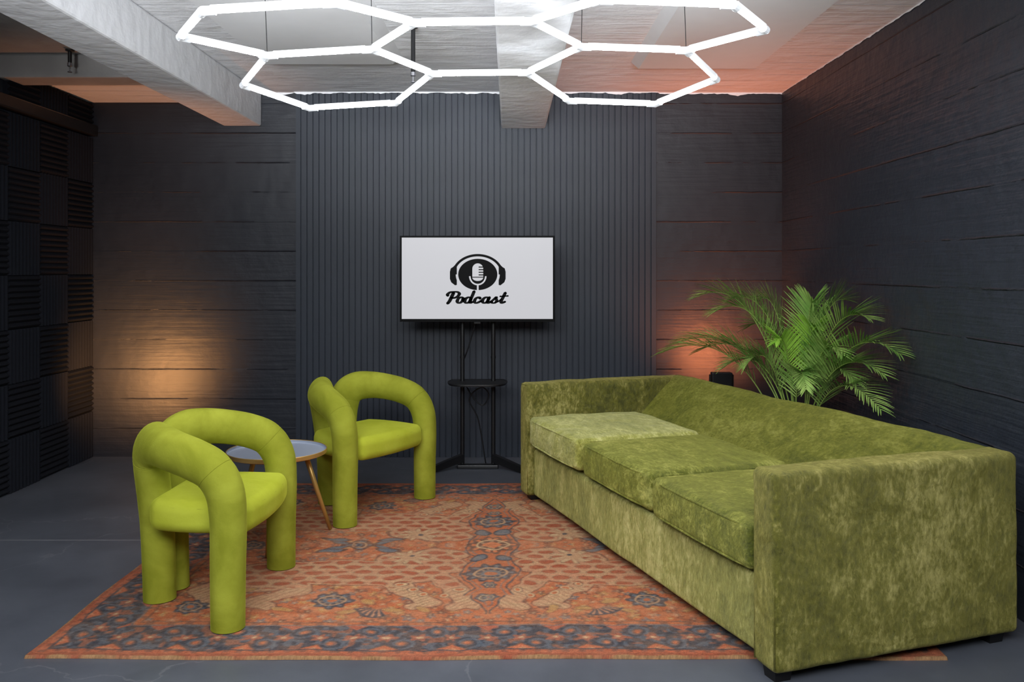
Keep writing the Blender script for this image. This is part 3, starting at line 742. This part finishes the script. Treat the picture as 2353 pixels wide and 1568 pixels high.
for i,j in sorted(edges):
    a,b=loc(i),loc(j); d=(b-a).normalized(); a2=a+d*.026; b2=b-d*.026
    sd=d.cross(Vector((0,0,1))).normalized(); up=sd.cross(d).normalized()
    prof=[(-.0112,.013),(-.0112,-.004),(-.0060,-.0055),(-.0046,-.0086),(0,-.0100),(.0046,-.0086),(.0060,-.0055),(.0112,-.004),(.0112,.013),(.009,.016),(-.009,.016)]; nn=len(prof)
    V=[p+sd*u+up*v for p in (a2,b2) for u,v in prof]
    Fc=[];mi=[]
    for k in range(nn):
        k2=(k+1)%nn; Fc.append((k,k2,nn+k2,nn+k))
        mi.append(0 if 2<=k<=5 else (2 if k==9 else 1))
    Fc+= [tuple(range(nn)),tuple(range(nn,2*nn))]; mi+=[1,1]
    mesh_obj('light_tube',V,Fc,[M['tube'],M['tube_h'],M['tube_t']],hl,False,mi)
adj={k:[] for k in nodes}
for i,j in edges: adj[i].append(j); adj[j].append(i)
for k in nodes:
    p=loc(k); mb=MB()
    for j in adj[k]:
        d=(loc(j)-p).normalized(); V,Fc=sweep([p-d*.006,p+d*.040],.0155,12,Vector((0,0,1)),phase=PI/12); mb.add(V,Fc)
    mb.build('connector',M['conn'],hl)
for (wx,wy) in ((X0-S,Y0),(X0+2*S,Y0),(X0+S,Y0),(X0-2*S,Y0)):
    k=nid(wx,wy); p=loc(k); top=Vector((p.x+random.uniform(-.015,.015),p.y,ZC-2.2))
    if wx<-.58 or wx>.68: top.z=2.48-2.2
    V,Fc=sweep([p,top],.0016,6); mesh_obj('suspension_wire',V,Fc,M['black'],hl)

chrome=simple('chrome',(170,170,175),.25,metal=.9)
def drop(x,y,z0,z1,label):
    t=empty('sprinkler_drop',(x,y,z0),0,label,'sprinkler')
    L_=z1-z0
    V,Fc=sweep([(0,0,.05),(0,0,L_)],.011,12); mesh_obj('pipe',V,Fc,M['black'],t,True).modifiers.new('e','EDGE_SPLIT')
    V,Fc=lathe([(0,0),(.012,.0),(.012,.004),(.004,.008),(.004,.03),(.014,.034),(.014,.052),(0,.052)],seg=16); mesh_obj('sprinkler_head',V,Fc,chrome,t)
    V,Fc=lathe([(0,L_),(.024,L_),(.024,L_-.008),(.011,L_-.012)],seg=20); mesh_obj('ceiling_flange',V,Fc,M['black'],t)
drop(-.485,4.35,2.245,ZC,'long thin black pipe hanging from ceiling behind the honeycomb light')
drop(-2.447,4.80,2.40,ZC-.004,'short black pipe with silver tip hanging in the left ceiling bay')

# ------------------------------------------------------------------ palm
PX,PY=1.585,4.68
pl=empty('potted_palm',(PX,PY,0),0,'leafy green palm in the right corner behind the sofa','plant')
V,Fc=lathe([(0,0),(.075,0),(.083,.01),(.108,.30),(.112,.305),(.112,.33),(.104,.33),(.10,.29),(0,.29)],seg=40); mesh_obj('pot',V,Fc,M['black'],pl,True).modifiers.new('e','EDGE_SPLIT')
V,Fc=lathe([(0,.298),(.06,.302),(.10,.292)],seg=24); mesh_obj('soil',V,Fc,M['soil'],pl,True)
def clampv(p):
    w=p+Vector((PX,PY,0))
    w.x=min(w.x,XR-.02); w.y=min(w.y,YB-.03)
    dx,dy=w.x-.9135,w.y-3.9385; u=dx*math.cos(ang)+dy*math.sin(ang); v=-dx*math.sin(ang)+dy*math.cos(ang)
    if u<.53 and abs(v)<1.22 and w.z<.70:
        if u>.40: 
            w+=Vector((math.cos(ang),math.sin(ang),0))*(.53-u)
        else: w.z=.70
    return w-Vector((PX,PY,0))
# frond: tip, arch, young, leaflet length
tips=[((1.03,4.72,1.15),.20,0,.22),((1.11,4.66,1.07),.22,0,.22),((1.22,4.70,1.14),.12,0,.22),((1.38,4.72,1.14),.08,0,.21),((1.77,4.55,1.14),.05,0,.25),((1.62,4.60,1.12),.06,0,.21),((1.76,4.22,1.06),.14,0,.24),
      ((.86,4.86,.83),.24,0,.22),((.95,4.95,.87),.24,0,.22),((1.06,4.84,.84),.24,0,.21),((1.81,4.00,.91),.22,0,.24),((1.60,4.50,1.00),.08,1,.16),((1.70,3.95,.66),.28,0,.20),
      ((1.18,4.74,.76),.24,0,.20),((1.28,4.66,.78),.26,0,.19),((1.72,4.28,.74),.24,0,.20),((1.40,4.52,.92),.14,1,.16),((1.78,4.10,.80),.22,0,.2),((1.34,4.82,.98),.16,0,.21),((1.64,4.25,.88),.2,0,.18),((1.50,4.36,.70),.28,0,.17),((1.70,4.72,1.05),.08,0,.21)]
rnd=random.Random(5)
for (tip,archh,young,ll) in tips:
    tpt=Vector(tip)-Vector((PX,PY,0)); b0=Vector((rnd.uniform(-.04,.04),rnd.uniform(-.04,.04),.28)); b0.x+=tpt.x*.05
    ctrl=Vector((b0.x*.66+tpt.x*.34,b0.y*.66+tpt.y*.34,max(b0.z,tpt.z)+archh*.9))
    P=[]; n_=34
    for i in range(n_+1):
        s=i/n_; P.append(b0*(1-s)**2+ctrl*2*s*(1-s)+tpt*s*s)
    P=[clampv(p) for p in P]
    mb=MB(); V,Fc=sweep(P,[.0048*(1-.8*i/n_) for i in range(n_+1)],6); mb.add(V,Fc,1)
    npair=34
    for q in range(npair):
        s=.32+.68*q/(npair-1); i=min(n_-1,int(s*n_)); f=s*n_-i; p=P[i].lerp(P[i+1],min(1,f)); t_=(P[i+1]-P[i]).normalized()
        sd=t_.cross(Vector((0,0,1)))
        if sd.length<.05: sd=Vector((1,0,0))
        sd.normalize(); up=sd.cross(t_).normalized()
        k=(s-.32)/.68; Ln=ll*(.62+.48*math.sin(PI*min(1,k*.9+.12)))*(1-.45*k**3)
        for side in (-1,1):
            fwd=.95+.8*k+rnd.uniform(-.1,.1)
            d=(sd*side*1.0+t_*fwd+up*(.36+rnd.uniform(-.15,.15))).normalized()
            wn=d.cross(up).normalized(); L2=Ln*rnd.uniform(.88,1.1); W2=.0043*rnd.uniform(.85,1.15)
            VV=[];FF=[]; NS=6
            for r in range(NS+1):
                x=r/NS; c=p+d*L2*x+Vector((0,0,-1))*(.13*L2*x*x)
                wv=W2*(math.sin(PI*min(1,.12+.88*x))**.6 if x<1 else 0.0)*(1-.3*x)
                if r==NS: wv=.0006
                VV+=[clampv(c-wn*wv+up*wv*.45),clampv(c),clampv(c+wn*wv+up*wv*.45)]
            for r in range(NS):
                for cidx in (0,1):
                    FF.append((r*3+cidx,r*3+cidx+1,r*3+cidx+4,r*3+cidx+3))
            mb.add(VV,FF,0)
    mb.build('frond',[M['leaf2'] if young else M['leaf'],M['stem']],pl,True,fixn=False)

# ------------------------------------------------------------------ uplight behind the sofa
ux,uy=1.335,5.42
ul=empty('floor_uplight',(ux,uy,0),0,'black uplight behind the far sofa end casting orange light on the wall','lamp')
V,Fc=lathe([(0,0),(.12,0),(.12,.015),(.02,.022),(0,.022)],seg=32); mesh_obj('base',V,Fc,M['black'],ul)
V,Fc=sweep([(0,0,.02),(0,0,.50)],.012,12); mesh_obj('pole',V,Fc,M['black'],ul,True)
mb=MB(); mb.box(-.075,.075,-.012,.012,.50,.512); mb.box(-.075,-.069,-.012,.012,.50,.64); mb.box(.069,.075,-.012,.012,.50,.64); mb.build('yoke',M['black'],ul)
V,Fc=bevel_box(-.064,.064,-.03,.03,.555,.655,.006); o=mesh_obj('lamp_head',V,Fc,M['black'],ul)
mesh_obj('lens',[(-.055,.0305,.57),(.055,.0305,.57),(.055,.0305,.645),(-.055,.0305,.645)],[(0,1,2,3)],emis('orange_lens',(1,.35,.1),3),o)

# ------------------------------------------------------------------ lights
def look(o,target):
    d=Vector(target)-o.location; o.rotation_euler=d.to_track_quat('-Z','Y').to_euler()
def spot(name,loc_,tgt,power,c,size,blend=1,r=.06):
    l=bpy.data.lights.new(name,'SPOT'); l.energy=power; l.color=c; l.spot_size=math.radians(size); l.spot_blend=blend; l.shadow_soft_size=r
    o=bpy.data.objects.new(name,l); C.objects.link(o); o.location=loc_; look(o,tgt); return o
def area(name,loc_,tgt,power,sx,sy,c=(1,1,1),spread=180):
    l=bpy.data.lights.new(name,'AREA'); l.shape='RECTANGLE'; l.size=sx; l.size_y=sy; l.energy=power; l.color=c; l.spread=math.radians(spread)
    o=bpy.data.objects.new(name,l); C.objects.link(o); o.location=loc_; look(o,tgt); return o
spot('orange_spot',(-2.50,5.40,.48),(-2.58,5.98,.66),78,(1,.45,.15),118,1,.2)
spot('orange_ceiling_spot',(-2.45,5.5,.6),(-2.5,5.6,2.5),36,(1,.40,.18),75)
spot('red_spot',(1.40,5.50,.60),(1.46,5.98,1.0),62,(1,.27,.10),125,1,.15)
spot('red_ceiling_spot',(1.50,5.62,.75),(1.35,5.25,2.5),46,(1,.30,.16),85)
area('unseen_fill_light',(-.3,.5,2.45),(-.1,2.8,.2),200,2.8,1.6,(.94,.97,1))  # added fill light above the view, no lamp panel stands for it
area('added_ceiling_fill',(-.4,-1.0,1.35),(-.3,3.6,2.70),27,2.8,.5,(.94,.97,1),30)  # added unseen fill behind the camera, lifts the ceiling
w_=bpy.data.worlds.new('world'); bpy.context.scene.world=w_; w_.use_nodes=True
w_.node_tree.nodes['Background'].inputs[0].default_value=(.5,.5,.52,1); w_.node_tree.nodes['Background'].inputs[1].default_value=.1

# ------------------------------------------------------------------ camera
cam=bpy.data.cameras.new('camera'); co=bpy.data.objects.new('camera',cam); C.objects.link(co)
co.location=(0,0,1.30); co.rotation_euler=(PI/2,0,0)
cam.sensor_width=36; cam.lens=F/2353*36; cam.shift_x=(1176.5-1170)/2353; cam.shift_y=(620-784)/2353
cam.clip_start=.05
bpy.context.scene.camera=co
vs=bpy.context.scene.view_settings
vs.view_transform='Standard'; vs.look='None'; vs.exposure=.14; vs.gamma=1
